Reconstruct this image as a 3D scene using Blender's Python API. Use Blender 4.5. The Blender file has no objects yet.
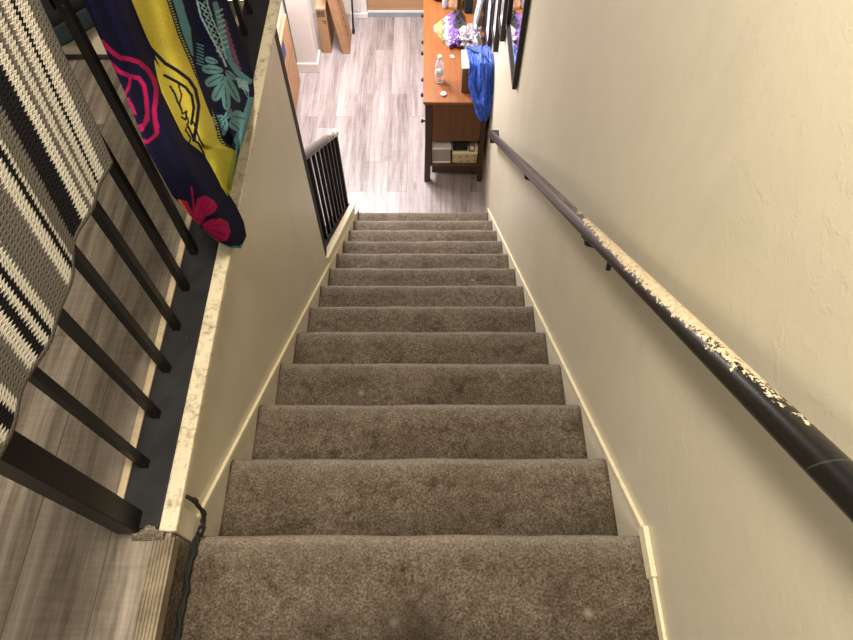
import bpy, bmesh, math, random
from mathutils import Vector, Matrix, noise
random.seed(7)
S = bpy.context.scene
C = S.collection
PI = math.pi

# ------------------------------------------------------------------ camera
CAM_Z = 1.482
PITCH = 59.5
cd = bpy.data.cameras.new('camera'); cam = bpy.data.objects.new('camera', cd); C.objects.link(cam)
cam.location = (0, 0, CAM_Z); cam.rotation_euler = (math.radians(90 - PITCH), 0, 0)
cd.sensor_width = 36; cd.lens = 629 / 853 * 36; cd.clip_start = 0.02
S.camera = cam
S.view_settings.view_transform = 'Standard'
S.view_settings.look = 'None'
_c, _s = math.cos(math.radians(PITCH)), math.sin(math.radians(PITCH))
def at(px, py, x=None, y=None, z=None):
    """a point of the photograph on a measured plane of the place"""
    a = (px - 426.5) / 629; b = (320 - py) / 629
    d = (a, _c + b * _s, -_s + b * _c)
    t = x / d[0] if x is not None else (y / d[1] if y is not None else (z - CAM_Z) / d[2])
    return Vector((a * t, d[1] * t, CAM_Z + d[2] * t))

# ------------------------------------------------------------------ helpers
def link(name, bm, mat, parent=None, smooth=False, bevel=0.0):
    me = bpy.data.meshes.new(name)
    bmesh.ops.recalc_face_normals(bm, faces=bm.faces[:])
    bm.to_mesh(me); bm.free()
    if isinstance(mat, (list, tuple)):
        for m in mat: me.materials.append(m)
    else: me.materials.append(mat)
    if smooth:
        for p in me.polygons: p.use_smooth = True
    o = bpy.data.objects.new(name, me); C.objects.link(o)
    if parent is not None:
        o.parent = parent
    if bevel:
        b = o.modifiers.new('bevel', 'BEVEL'); b.width = bevel; b.segments = 2; b.limit_method = 'ANGLE'
        b.angle_limit = math.radians(40)
    return o
def thing(name, label, cat, group=None):
    o = bpy.data.objects.new(name, None); C.objects.link(o)
    o.empty_display_size = 0.05
    return tag(o, label, cat, group)
def tag(o, label, cat, group=None):
    o['label'] = label; o['category'] = cat
    if group: o['group'] = group
    return o
def base(o, loc):
    """put the Empty at the base of its thing without moving its parts"""
    loc = Vector(loc); o.location = loc
    for ch in o.children: ch.matrix_parent_inverse = Matrix.Translation(-loc)
    return o
def struct(o):
    o['kind'] = 'structure'; return o
def box(bm, x0, x1, y0, y1, z0, z1, m=None, mi=0):
    vs = [Vector((x, y, z)) for x in (x0, x1) for y in (y0, y1) for z in (z0, z1)]
    if m is not None: vs = [m @ v for v in vs]
    v = [bm.verts.new(p) for p in vs]
    for f in ((0,1,3,2),(4,6,7,5),(0,4,5,1),(2,3,7,6),(0,2,6,4),(1,5,7,3)):
        fc = bm.faces.new([v[i] for i in f]); fc.material_index = mi
    return v
def B(*a, **k):
    bm = bmesh.new(); box(bm, *a, **k); return bm
def prism(bm, pts, axis, a, b):
    """extrude polygon pts (2-D) along an axis: 'x' -> (y,z), 'y' -> (x,z), 'z' -> (x,y)"""
    def mk(p, t):
        return {'x': (t, p[0], p[1]), 'y': (p[0], t, p[1]), 'z': (p[0], p[1], t)}[axis]
    A = [bm.verts.new(mk(p, a)) for p in pts]; D = [bm.verts.new(mk(p, b)) for p in pts]
    n = len(pts)
    bm.faces.new(A); bm.faces.new(D[::-1])
    for i in range(n):
        bm.faces.new((A[i], A[(i+1) % n], D[(i+1) % n], D[i]))
def frame_of(d):
    d = d.normalized()
    u = d.cross(Vector((0, 0, 1)))
    if u.length < 1e-3: u = d.cross(Vector((0, 1, 0)))
    u.normalize(); return u, u.cross(d).normalized()
def tube(bm, pts, r, seg=12, cap=True):
    pts = [Vector(p) for p in pts]; rings = []
    for i, p in enumerate(pts):
        d = (pts[min(i+1, len(pts)-1)] - pts[max(i-1, 0)])
        u, v = frame_of(d)
        rr = r[i] if isinstance(r, (list, tuple)) else r
        rings.append([bm.verts.new(p + (u*math.cos(2*PI*k/seg) + v*math.sin(2*PI*k/seg))*rr) for k in range(seg)])
    for a, b in zip(rings, rings[1:]):
        for k in range(seg): bm.faces.new((a[k], a[(k+1) % seg], b[(k+1) % seg], b[k]))
    if cap: bm.faces.new(rings[0][::-1]); bm.faces.new(rings[-1])
def bar(bm, p, q, w, h=None):
    """square bar from p to q, sides along x and the perpendicular"""
    p, q = Vector(p), Vector(q); h = h or w
    d = (q - p).normalized(); u = Vector((1, 0, 0)); u = (u - d*u.dot(d)).normalized(); v = d.cross(u)
    A = [p + u*a*w/2 + v*b*h/2 for a, b in ((-1,-1),(1,-1),(1,1),(-1,1))]
    D = [x + (q - p) for x in A]
    A = [bm.verts.new(x) for x in A]; D = [bm.verts.new(x) for x in D]
    bm.faces.new(A[::-1]); bm.faces.new(D)
    for i in range(4): bm.faces.new((A[i], A[(i+1) % 4], D[(i+1) % 4], D[i]))
def lathe(bm, prof, cx, cy, cz, seg=24):
    rings = []
    for r, z in prof:
        rings.append([bm.verts.new((cx + r*math.cos(2*PI*k/seg), cy + r*math.sin(2*PI*k/seg), cz + z)) for k in range(seg)])
    for a, b in zip(rings, rings[1:]):
        for k in range(seg): bm.faces.new((a[k], a[(k+1) % seg], b[(k+1) % seg], b[k]))
    bm.faces.new(rings[0][::-1]); bm.faces.new(rings[-1])
def grid_mesh(name, P, mat, parent=None, cols=None, uvs=None, thick=0.0):
    """P[i][j] points -> a cloth-like surface; cols / uvs per point"""
    n, m = len(P), len(P[0])
    vs = [tuple(P[i][j]) for i in range(n) for j in range(m)]
    fs = [(i*m+j, i*m+j+1, (i+1)*m+j+1, (i+1)*m+j) for i in range(n-1) for j in range(m-1)]
    me = bpy.data.meshes.new(name); me.from_pydata(vs, [], fs); me.materials.append(mat)
    me.polygons.foreach_set('use_smooth', [True]*len(fs))
    if cols is not None:
        ca = me.color_attributes.new('Col', 'FLOAT_COLOR', 'POINT')
        flat = []
        for i in range(n):
            for j in range(m): flat.extend((*cols[i][j], 1.0))
        ca.data.foreach_set('color', flat)
    if uvs is not None:
        ul = me.uv_layers.new(name='UVMap')
        flat = []
        for l in me.loops:
            i, j = divmod(l.vertex_index, m); flat.extend(uvs[i][j])
        ul.data.foreach_set('uv', flat)
    o = bpy.data.objects.new(name, me); C.objects.link(o)
    if parent is not None: o.parent = parent
    if thick:
        sm = o.modifiers.new('thick', 'SOLIDIFY'); sm.thickness = thick; sm.offset = 0
    return o

# ------------------------------------------------------------------ materials
class N:
    def __init__(s, name):
        s.m = bpy.data.materials.new(name); s.m.use_nodes = True
        s.t = s.m.node_tree; s.b = s.t.nodes['Principled BSDF']
        s.pos = None
    def new(s, typ, **k):
        n = s.t.nodes.new(typ)
        for a, v in k.items():
            if a.startswith('i_'): n.inputs[a[2:].replace('_', ' ')].default_value = v
            else: setattr(n, a, v)
        return n
    def l(s, a, b): s.t.links.new(a, b)
    def P(s):
        if not s.pos: s.pos = s.new('ShaderNodeNewGeometry').outputs['Position']
        return s.pos
    def map(s, scale=(1,1,1), rot=(0,0,0), loc=(0,0,0), src=None):
        n = s.new('ShaderNodeMapping'); n.inputs['Scale'].default_value = scale; n.inputs['Rotation'].default_value = rot
        n.inputs['Location'].default_value = loc
        s.l(src or s.P(), n.inputs['Vector']); return n.outputs[0]
    def noise(s, scale, detail=4, rough=.55, vec=None, dist=0):
        n = s.new('ShaderNodeTexNoise'); n.inputs['Scale'].default_value = scale; n.inputs['Detail'].default_value = detail
        n.inputs['Roughness'].default_value = rough; n.inputs['Distortion'].default_value = dist
        s.l(vec or s.P(), n.inputs['Vector']); return n.outputs['Fac']
    def ramp(s, fac, stops, interp='LINEAR'):
        n = s.new('ShaderNodeValToRGB'); cr = n.color_ramp; cr.interpolation = interp
        while len(cr.elements) < len(stops): cr.elements.new(0.5)
        for e, (p, c) in zip(cr.elements, stops):
            e.position = p; e.color = c if len(c) == 4 else (*c, 1)
        s.l(fac, n.inputs[0]); return n.outputs[0]
    def math(s, op, a, b=None, c=None, clamp=False):
        n = s.new('ShaderNodeMath', operation=op); n.use_clamp = clamp
        for i, v in enumerate((a, b, c)):
            if v is None: continue
            if isinstance(v, (int, float)): n.inputs[i].default_value = v
            else: s.l(v, n.inputs[i])
        return n.outputs[0]
    def mix(s, fac, a, b, mode='MIX'):
        n = s.new('ShaderNodeMix', data_type='RGBA', blend_type=mode)
        for k, v in ((0, fac), (6, a), (7, b)):
            if isinstance(v, (int, float)): n.inputs[k].default_value = v
            elif isinstance(v, tuple): n.inputs[k].default_value = v if len(v) == 4 else (*v, 1)
            else: s.l(v, n.inputs[k])
        return n.outputs[2]
    def bump(s, h, strength, dist=0.01, nrm=None):
        n = s.new('ShaderNodeBump'); n.inputs['Strength'].default_value = strength; n.inputs['Distance'].default_value = dist
        s.l(h, n.inputs['Height'])
        if nrm: s.l(nrm, n.inputs['Normal'])
        s.l(n.outputs[0], s.b.inputs['Normal']); return n.outputs[0]
    def col(s, c):
        if isinstance(c, tuple): s.b.inputs['Base Color'].default_value = (*c, 1) if len(c) == 3 else c
        else: s.l(c, s.b.inputs['Base Color'])
    def set(s, **k):
        for a, v in k.items(): s.b.inputs[a.replace('_', ' ')].default_value = v
        return s
    def xyz(s, src=None):
        n = s.new('ShaderNodeSeparateXYZ'); s.l(src or s.P(), n.inputs[0]); return n.outputs
def plain(name, c, rough=.5, var=.12, scale=30, metal=0, bump=0.0, **k):
    n = N(name); f = n.noise(scale, 4)
    lo = tuple(max(0, x*(1-var)) for x in c); hi = tuple(min(1, x*(1+var)) for x in c)
    n.col(n.ramp(f, [(.3, lo), (.7, hi)])); n.set(Roughness=rough, Metallic=metal, **k)
    if bump: n.bump(f, bump, .004)
    return n.m

Y0, R, n_shift = .309, .2432, -.006
def m_carpet():
    n = N('carpet_taupe')
    tuft = n.noise(190, 3, .7); mid = n.noise(45, 3, .6); big = n.noise(5, 4, .6)
    c = n.ramp(tuft, [(.30, (.070, .053, .039)), (.5, (.175, .143, .109)), (.72, (.35, .298, .237))])
    c = n.mix(n.ramp(mid, [(.35, (1, 1, 1)), (.6, (0, 0, 0))]), c, n.mix(1.0, c, (.70, .68, .66), 'MULTIPLY'))
    c = n.mix(n.ramp(big, [(.38, (.75,)*3), (.6, (0,)*3)]), c, n.mix(1.0, c, (.68, .64, .6), 'MULTIPLY'))
    grime = n.noise(13, 5, .7, dist=.8)
    c = n.mix(n.ramp(grime, [(.54, (0,)*3), (.68, (.8,)*3)]), c, n.mix(1.0, c, (.5, .46, .42), 'MULTIPLY'))
    # trodden dark stains and pale drops
    def spots(scale, thr, thr2, loc):
        v = n.new('ShaderNodeTexVoronoi'); v.inputs['Scale'].default_value = scale
        n.l(n.map(loc=loc), v.inputs['Vector'])
        d = n.math('ADD', v.outputs['Distance'], n.math('MULTIPLY', n.math('SUBTRACT', n.noise(60, 3), .5), .18))
        pick = n.new('ShaderNodeSeparateColor'); n.l(v.outputs['Color'], pick.inputs[0])
        return n.math('MULTIPLY', n.math('LESS_THAN', pick.outputs[0], thr2), n.math('SUBTRACT', 1, n.math('SMOOTH_MIN', n.math('DIVIDE', d, thr), 1, .3), clamp=True))
    c = n.mix(n.math('MULTIPLY', spots(9, .20, .45, (0, 0, 0)), .9, clamp=True), c, (.05, .04, .032))
    c = n.mix(n.math('MULTIPLY', spots(12, .17, .25, (3, 1, 2)), .8, clamp=True), c, (.36, .32, .27))
    for (x, y, r, k) in ((-.02, .10, .13, .75), (-.2, .12, .08, .5), (.3, .2, .05, .35)):
        vd = n.new('ShaderNodeVectorMath', operation='DISTANCE'); n.l(n.P(), vd.inputs[0]); vd.inputs[1].default_value = (x, y, 0)
        d = n.math('ADD', vd.outputs['Value'], n.math('MULTIPLY', n.math('SUBTRACT', n.noise(22, 4), .5), .14))
        f = n.math('MULTIPLY', n.math('SUBTRACT', 1, n.math('DIVIDE', d, r), clamp=True), k, clamp=True)
        c = n.mix(f, c, (.045, .034, .026))
    # nosing light (plus parted, worn pile) and tread-corner shade painted into the colour
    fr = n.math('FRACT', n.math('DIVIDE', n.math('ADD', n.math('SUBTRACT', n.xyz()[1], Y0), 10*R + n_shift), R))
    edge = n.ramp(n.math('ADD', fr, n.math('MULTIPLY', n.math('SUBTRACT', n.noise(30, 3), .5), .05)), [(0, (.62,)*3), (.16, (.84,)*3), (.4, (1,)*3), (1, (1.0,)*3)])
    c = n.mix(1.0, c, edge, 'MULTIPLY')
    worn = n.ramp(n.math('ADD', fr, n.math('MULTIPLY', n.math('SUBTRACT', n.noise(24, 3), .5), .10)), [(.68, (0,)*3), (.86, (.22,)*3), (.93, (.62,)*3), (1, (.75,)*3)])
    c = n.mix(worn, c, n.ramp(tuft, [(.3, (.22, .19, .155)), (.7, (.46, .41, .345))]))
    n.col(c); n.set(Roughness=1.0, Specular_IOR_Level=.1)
    h = n.math('ADD', n.math('MULTIPLY', tuft, .7), n.math('MULTIPLY', mid, .6))
    n.bump(h, .9, .012)
    return n.m
def m_wall(name, c, rough=.42, marks=1.0):
    n = N(name)
    big = n.noise(1.6, 4, .6); med = n.noise(9, 4, .6, dist=.6); fine = n.noise(60, 3, .5)
    lo = tuple(x*.90 for x in c)
    col = n.ramp(big, [(.35, lo), (.65, c)])
    fl = n.ramp(n.noise(85, 2, .4), [(.70, (0,)*3), (.76, (1,)*3)])
    col = n.mix(n.math('MULTIPLY', fl, .25), col, tuple(x*.72 for x in c))
    scuff = n.noise(3.0, 6, .75, vec=n.map(scale=(1, 1.4, .35)))
    col = n.mix(n.math('MULTIPLY', n.ramp(scuff, [(.52, (0,)*3), (.72, (1,)*3)]), .22), col, tuple(x*.62 for x in c))
    n.col(col); n.set(Roughness=rough)
    # trowelled plaster ridges
    v = n.noise(30, 3, .55, dist=.5)
    ridge = n.ramp(v, [(.57, (0,)*3), (.60, (1,)*3), (.66, (.8,)*3), (.74, (.3,)*3)])
    patch = n.ramp(n.noise(2.3, 3), [(.32, (.2,)*3), (.55, (1,)*3)])
    h = n.math('ADD', n.math('MULTIPLY', n.math('MULTIPLY', ridge, patch), .13*marks), n.math('ADD', n.math('MULTIPLY', med, .8), n.math('MULTIPLY', fine, .10)))
    n.bump(h, .26, .009)
    return n.m
def m_laminate(name, tones, grain, rough=.38, row=.165):
    n = N(name)
    x, y, z = n.xyz()
    cv = n.new('ShaderNodeCombineXYZ'); n.l(y, cv.inputs[0]); n.l(x, cv.inputs[1])
    b = n.new('ShaderNodeTexBrick'); b.offset = .37; b.offset_frequency = 3; b.squash = .8; b.squash_frequency = 2
    b.inputs['Scale'].default_value = 1; b.inputs['Brick Width'].default_value = 1.5; b.inputs['Row Height'].default_value = row
    b.inputs['Mortar Size'].default_value = .0012; b.inputs['Mortar Smooth'].default_value = .2; b.inputs['Bias'].default_value = 0
    b.inputs['Color1'].default_value = (0, 0, 0, 1); b.inputs['Color2'].default_value = (1, 1, 1, 1); b.inputs['Mortar'].default_value = (.5, .5, .5, 1)
    n.l(cv.outputs[0], b.inputs['Vector'])
    bw = n.new('ShaderNodeSeparateColor'); n.l(b.outputs['Color'], bw.inputs[0])
    plank = bw.outputs[0]
    # grain stretched along each plank, shifted from plank to plank
    sh = n.new('ShaderNodeCombineXYZ'); n.l(n.math('MULTIPLY', plank, 13.7), sh.inputs[1]); n.l(n.math('MULTIPLY', plank, 5.1), sh.inputs[0])
    av = n.new('ShaderNodeVectorMath', operation='ADD'); n.l(n.P(), av.inputs[0]); n.l(sh.outputs[0], av.inputs[1])
    g = n.noise(1.0, 7, .72, vec=n.map(scale=(34, 1.7, 34), src=av.outputs[0]), dist=.5)
    g2 = n.noise(1.0, 5, .6, vec=n.map(scale=(7, .9, 7), src=av.outputs[0]), dist=1.2)
    saw = n.noise(1.0, 3, .6, vec=n.map(scale=(9, 90, 9), src=av.outputs[0]))
    f = n.math('ADD', n.math('MULTIPLY', g, .55), n.math('MULTIPLY', g2, .45))
    f = n.math('ADD', f, n.math('MULTIPLY', n.math('SUBTRACT', plank, .5), .085))
    f = n.math('ADD', f, n.math('MULTIPLY', n.math('SUBTRACT', saw, .5), .10))
    c = n.ramp(f, [(.36, tones[0]), (.46, tones[1]), (.54, tones[2]), (.65, tones[3])])
    kn = n.new('ShaderNodeTexVoronoi'); kn.inputs['Scale'].default_value = 1
    n.l(n.map(scale=(5.2, 1.7, 5), src=av.outputs[0]), kn.inputs['Vector'])
    c = n.mix(n.ramp(kn.outputs['Distance'], [(.03, (.75,)*3), (.12, (0,)*3)]), c, tones[0])
    c = n.mix(n.math('MULTIPLY', b.outputs['Fac'], .8), c, grain)
    n.col(c); n.set(Roughness=rough)
    n.bump(n.math('SUBTRACT', n.math('MULTIPLY', g, .3), b.outputs['Fac']), .25, .002)
    return n.m
def m_trim(name, c, dirt, amt=.5, rough=.5, scale=26):
    n = N(name)
    f = n.noise(scale, 7, .75); g = n.noise(scale*5, 3, .6)
    k = n.math('MULTIPLY', n.ramp(f, [(.50, (0,)*3), (.66, (1,)*3)]), amt)
    col = n.mix(k, c, dirt)
    col = n.mix(n.math('MULTIPLY', n.ramp(g, [(.6, (0,)*3), (.7, (1,)*3)]), amt*.6), col, tuple(x*.55 for x in dirt))
    n.col(col); n.set(Roughness=rough); n.bump(f, .25, .004)
    return n.m
def m_wood(name, lo, hi, axis='y', rough=.4, scale=1.0):
    n = N(name)
    sc = {'y': (26, 2, 26), 'z': (26, 26, 2.2), 'x': (2, 26, 26)}[axis]
    g = n.noise(scale, 6, .65, vec=n.map(scale=sc), dist=.8)
    b = n.noise(2.2, 3, .5)
    f = n.math('ADD', n.math('MULTIPLY', g, .7), n.math('MULTIPLY', b, .3))
    n.col(n.ramp(f, [(.32, lo), (.68, hi)])); n.set(Roughness=rough); n.bump(g, .08, .002)
    return n.m
def m_handrail():
    n = N('worn_black_paint')
    x, y, z = n.xyz()
    nm = n.new('ShaderNodeNewGeometry'); nx, ny, nz = n.xyz(nm.outputs['True Normal'])
    nx2, ny2, nz2 = n.xyz(nm.outputs['Normal'])
    # how exposed a point of the round rail is to the hand: the upper side
    up = n.math('ADD', n.math('MULTIPLY', nz2, 1.0), n.math('MULTIPLY', nx2, .25))
    # how worn along the length
    cr = n.new('ShaderNodeFloatCurve'); cv = cr.mapping.curves[0]
    pts = [(0, -.1), (.10, .0), (.125, .16), (.17, .40), (.27, .72), (.36, .66), (.43, .50), (.52, .30), (.60, .18), (.8, .1), (1, .0)]
    cv.points[0].location = pts[0]; cv.points[1].location = pts[-1]
    for p in pts[1:-1]: cv.points.new(*p)
    for p in cv.points: p.handle_type = 'VECTOR'
    cr.mapping.update()
    n.l(n.math('DIVIDE', n.math('ADD', y, .1), 2.6), cr.inputs['Value'])
    wear = cr.outputs[0]
    st = n.noise(1, 8, .7, vec=n.map(scale=(60, 14, 18)), dist=.4); fine = n.noise(130, 4, .7, vec=n.map(scale=(1, .55, .8)))
    s = n.math('ADD', n.math('MULTIPLY', n.math('SUBTRACT', st, .5), 1.05), n.math('MULTIPLY', n.math('SUBTRACT', fine, .5), .95))
    v = n.math('ADD', n.math('ADD', n.math('MULTIPLY', up, .62), wear), s)
    chip = n.ramp(v, [(1.0, (0,)*3), (1.02, (1,)*3)]) if False else n.math('GREATER_THAN', v, .86)
    bare = n.math('GREATER_THAN', n.math('ADD', v, n.math('MULTIPLY', n.math('SUBTRACT', n.noise(16, 3), .5), 1.6)), 1.75)
    cream = n.ramp(fine, [(.3, (.33, .24, .13)), (.46, (.62, .50, .32)), (.7, (.80, .70, .50))])
    dust_sheen = n.ramp(n.math('ADD', n.math('MULTIPLY', y, .25), n.math('MULTIPLY', st, .3)), [(.25, (.006, .0055, .005)), (.6, (.017, .0145, .0135)), (.95, (.030, .026, .025))])  # greyer down the flight: dust, with reflected light put into the colour
    c = n.mix(chip, dust_sheen, cream)
    c = n.mix(n.math('MULTIPLY', bare, n.math('GREATER_THAN', y, .75)), c, (.16, .10, .055))
    spk = n.math('GREATER_THAN', n.noise(240, 2, .6), .76)
    c = n.mix(n.math('MULTIPLY', spk, .7), c, (.5, .44, .34))
    seam = n.math('LESS_THAN', n.math('ABSOLUTE', n.math('SUBTRACT', y, .205)), .0009)
    c = n.mix(n.math('MULTIPLY', seam, .07), c, (.5, .48, .44))
    n.col(c)
    r = n.new('ShaderNodeMapRange'); n.l(chip, r.inputs[0]); r.inputs[3].default_value = .33; r.inputs[4].default_value = .75
    n.l(r.outputs[0], n.b.inputs['Roughness'])
    n.bump(n.math('SUBTRACT', n.math('MULTIPLY', fine, .25), n.math('MULTIPLY', chip, .6)), .5, .0018)
    return n.m
def m_black(name, c=(.0045, .004, .004), rough=.42, speck=.74):
    n = N(name)
    s = n.math('GREATER_THAN', n.noise(120, 3, .6), speck)
    n.col(n.mix(n.math('MULTIPLY', s, .35), n.ramp(n.noise(12, 4), [(.3, c), (.7, tuple(x*1.9 for x in c))]), (.35, .31, .25)))
    n.set(Roughness=rough, Specular_IOR_Level=.25); n.bump(n.noise(70, 3), .12, .003)
    return n.m
def m_cloth_col(name, rough=.95):
    n = N(name)
    a = n.new('ShaderNodeVertexColor'); a.layer_name = 'Col'
    f = n.noise(420, 2, .6)
    n.col(n.mix(1.0, a.outputs[0], n.ramp(f, [(.3, (.72,)*3), (.7, (1.18,)*3)]), 'MULTIPLY'))
    n.set(Roughness=rough, Specular_IOR_Level=.08)
    n.bump(f, .5, .002)
    return n.m

M = dict(
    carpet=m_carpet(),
    wall=m_wall('cream_plaster', (.625, .575, .445)),
    wall_half=m_wall('cream_half_wall', (.63, .58, .445), .34, .1),
    wall_low=m_wall('white_plaster', (.72, .68, .60), .5),
    floor_low=m_laminate('lower_laminate', [(.150, .122, .120), (.265, .226, .222), (.335, .292, .290), (.42, .375, .372)], (.10, .08, .075)),
    floor_up=m_laminate('landing_laminate', [(.045, .035, .027), (.13, .105, .082), (.21, .176, .14), (.32, .275, .225)], (.04, .03, .022), rough=.5),
    cap=m_trim('chipped_cream_trim', (.64, .57, .415), (.22, .165, .095), .9),
    skirt=m_trim('skirt_paint', (.73, .68, .55), (.50, .44, .32), .3, scale=16),
    skirt_edge=m_trim('yellowed_edge', (.80, .715, .50), (.50, .40, .24), .4),
    beige=m_trim('beige_strip', (.52, .42, .28), (.25, .19, .12), .5),
    black=m_black('black_metal_paint'),
    plate=m_black('charcoal_plate', (.009, .009, .0105), .6, .73),
    baseb=plain('black_baseboard', (.02, .014, .012), .5),
    handrail=m_handrail(),
    bracket=plain('black_bracket', (.008, .008, .008), .45),
    white=plain('white_paint', (.74, .70, .69), .45, .04, 8),
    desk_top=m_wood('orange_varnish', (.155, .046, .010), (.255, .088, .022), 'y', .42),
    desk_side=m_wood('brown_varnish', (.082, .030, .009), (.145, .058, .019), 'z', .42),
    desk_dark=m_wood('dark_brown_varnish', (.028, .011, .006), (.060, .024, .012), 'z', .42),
    door=m_wood('honey_wood', (.33, .18, .085), (.46, .28, .15), 'x', .45),
    grey=plain('blue_grey_sill', (.27, .29, .34), .5, .08, 10),
    card=plain('cardboard', (.40, .225, .12), .85, .08, 18, bump=.1),
    card2=plain('pale_cardboard', (.46, .28, .165), .85, .08, 18, bump=.1),
    card_dark=plain('brown_cardboard', (.17, .085, .035), .85, .1, 18),
    ink=plain('dark_print', (.06, .045, .035), .8),
    navy=plain('navy_plastic', (.012, .022, .085), .4),
    bluetape=plain('blue_tape', (.03, .055, .16), .6),
    cream=plain('cream_card', (.80, .74, .52), .7, .05),
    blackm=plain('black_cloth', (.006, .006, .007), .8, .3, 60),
    teal=plain('dark_teal_cloth', (.007, .018, .020), .85, .3, 60),
    strip=None,
)
# ribbed aluminium / vinyl stair nosing
n = N('ribbed_nosing'); f = n.noise(18, 5, .7)
n.col(n.ramp(f, [(.3, (.13, .10, .068)), (.7, (.31, .255, .18))])); n.set(Roughness=.5, Metallic=.25); n.bump(f, .1, .002); M['strip'] = n.m

# ------------------------------------------------------------------ the setting
XL, XR = -.537, .482           # (right wall: its face beside the desk)
def xr(y): return .4975 - .0045*y           # faces of the half wall and of the right wall
ZU = .122                      # raised left landing
ZF = -2.51                     # lower floor
R, H = .2432, .1933            # run and rise
Y0 = .309                      # first nosing
SL = -H / R
def nose(y): return (y - Y0) * SL

def gridded_plane(bm, pts_fn, nu, nv):
    V = [[bm.verts.new(pts_fn(i/nu, j/nv)) for j in range(nv+1)] for i in range(nu+1)]
    for i in range(nu):
        for j in range(nv): bm.faces.new((V[i][j], V[i+1][j], V[i+1][j+1], V[i][j+1]))

def skew(o):
    for v in o.data.vertices: v.co.x += xr(v.co.y) - XR
    return o
skew(struct(link('wall_right', B(XR, XR+.12, -1.6, 6.2, ZF-.1, 2.5), M['wall'])))
YA, YB = 1.99, 3.10
# half wall between the stairs and the left landing
bm = bmesh.new(); prism(bm, [(.30, -2.6), (.30, ZU-.005), (YA, ZU-.005), (YA, -2.6)], 'x', XL-.10, XL)
struct(link('wall_left', bm, M['wall_half']))
# low knee wall that carries the lower railing, sloped like the stairs
YA, YB = 1.99, 3.10
ka, kb = -1.245, -2.095
bm = bmesh.new(); prism(bm, [(YA, ZF), (YA, ka-.012), (YB, kb-.012), (YB, ZF)], 'x', XL-.10, XL)
struct(link('wall_knee', bm, M['wall_half']))
bm = bmesh.new(); prism(bm, [(YA, ka-.012), (YA, ka+.006), (YB+.01, kb+.006), (YB+.01, kb-.012)], 'x', XL-.025, XL+.013)
struct(link('trim_1', bm, M['skirt_edge']))
# chipped cap board along the top of the half wall, with its block end
bm = bmesh.new(); box(bm, XL-.020, XL+.017, .285, 2.14, ZU-.006, ZU+.014)
struct(link('trim_2', bm, M['cap'], bevel=.004))
bm = bmesh.new(); box(bm, XL-.012, XL+.012, .287, .345, -.002, ZU-.006)
struct(link('trim_3', bm, M['skirt'], bevel=.003))
# black upright strip at the far end of the half wall
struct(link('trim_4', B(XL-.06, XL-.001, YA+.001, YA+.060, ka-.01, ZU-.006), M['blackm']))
# sloped skirt boards beside the steps, and their yellowed top edge
for nm, x0, x1, e0, e1 in (('trim_5', XL, XL+.0025, XL, XL+.010), ('trim_6', XR-.0025, XR, XR-.010, XR)):
    ys, ye = (.30, 3.27)
    up = .012
    bm = bmesh.new(); prism(bm, [(ys, nose(ys)-.28), (ys, nose(ys)+up), (ye, nose(ye)+up), (ye, nose(ye)-.2)], 'x', x0, x1)
    o = struct(link(nm, bm, M['skirt']))
    if nm == 'trim_6': skew(o)
    bm = bmesh.new(); prism(bm, [(ys, nose(ys)+up), (ys, nose(ys)+up+.016), (ye, nose(ye)+up+.016), (ye, nose(ye)+up)], 'x', e0, e1)
    o = struct(link('trim_7' if nm == 'trim_5' else 'trim_8', bm, M['skirt_edge'], bevel=.002))
    if nm == 'trim_6': skew(o)
# right baseboard on the carpeted landing with its short stepped block
skew(struct(link('baseboard_right', B(XR-.008, XR, -1.5, .215, 0, .03), M['skirt_edge'], bevel=.002)))
skew(struct(link('trim_9', B(XR-.013, XR, .21, .318, 0, .04), M['skirt_edge'], bevel=.003)))
# left landing: slab, laminate, edge strip
struct(link('floor_landing', B(-3.2, XL-.107, -1.6, 2.13, ZU-.22, ZU-.001), M['floor_up']))
struct(link('floor_landing_edge', B(XL-.107, XL+.003, -1.6, .285, ZU-.22, ZU-.001), M['floor_up']))
struct(link('trim_10', B(XL-.126, XL-.109, .315, 2.1, ZU-.002, ZU+.012), M['beige'], bevel=.003))
bm = bmesh.new()
x0 = XL-.033; w = .042
for k in range(6):
    a = x0 + w*k/6
    prism(bm, [(a, ZU-.001), (a, ZU+.0025), (a+.0015, ZU+.0050), (a+w/6-.0028, ZU+.0050), (a+w/6-.0015, ZU+.0025), (a+w/6, ZU+.0025), (a+w/6, ZU-.001)], 'y', -1.5, .275)
prism(bm, [(x0+w-.001, ZU+.0025), (x0+w-.001, ZU-.03), (x0+w+.004, ZU-.03), (x0+w+.004, ZU+.0025)], 'y', -1.5, .275)
struct(link('trim_11', bm, M['strip']))
# lower room
struct(link('floor', B(-3.2, XR+.1, 2.5, 6.2, ZF-.08, ZF), M['floor_low']))
struct(link('wall_back', B(-3.2, XR+.1, 6.03, 6.13, ZF-.05, .2), M['wall_low']))
struct(link('wall_lower_left', B(-1.36, -1.245, 2.6, 5.112, ZF-.05, -.11), M['wall_low']))
bm = B(-1.222, -1.035, 5.113, 5.30, ZF, -.11); box(bm, -1.232, -1.024, 5.100, 5.31, ZF, ZF+.10)
struct(link('trim_12', bm, M['white'], bevel=.004))
struct(link('wall_lower_alcove', B(-1.34, -1.24, 5.12, 6.03, ZF-.05, -.11), M['wall_low']))
# closed end wall of the left landing, with a black baseboard
struct(link('wall_landing', B(-3.2, -.93, 1.815, 2.10, ZU, 2.5), M['wall_half']))
struct(link('baseboard_landing', B(-3.2, -.93, 1.803, 1.815, ZU, ZU+.012), M['baseb']))
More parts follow.
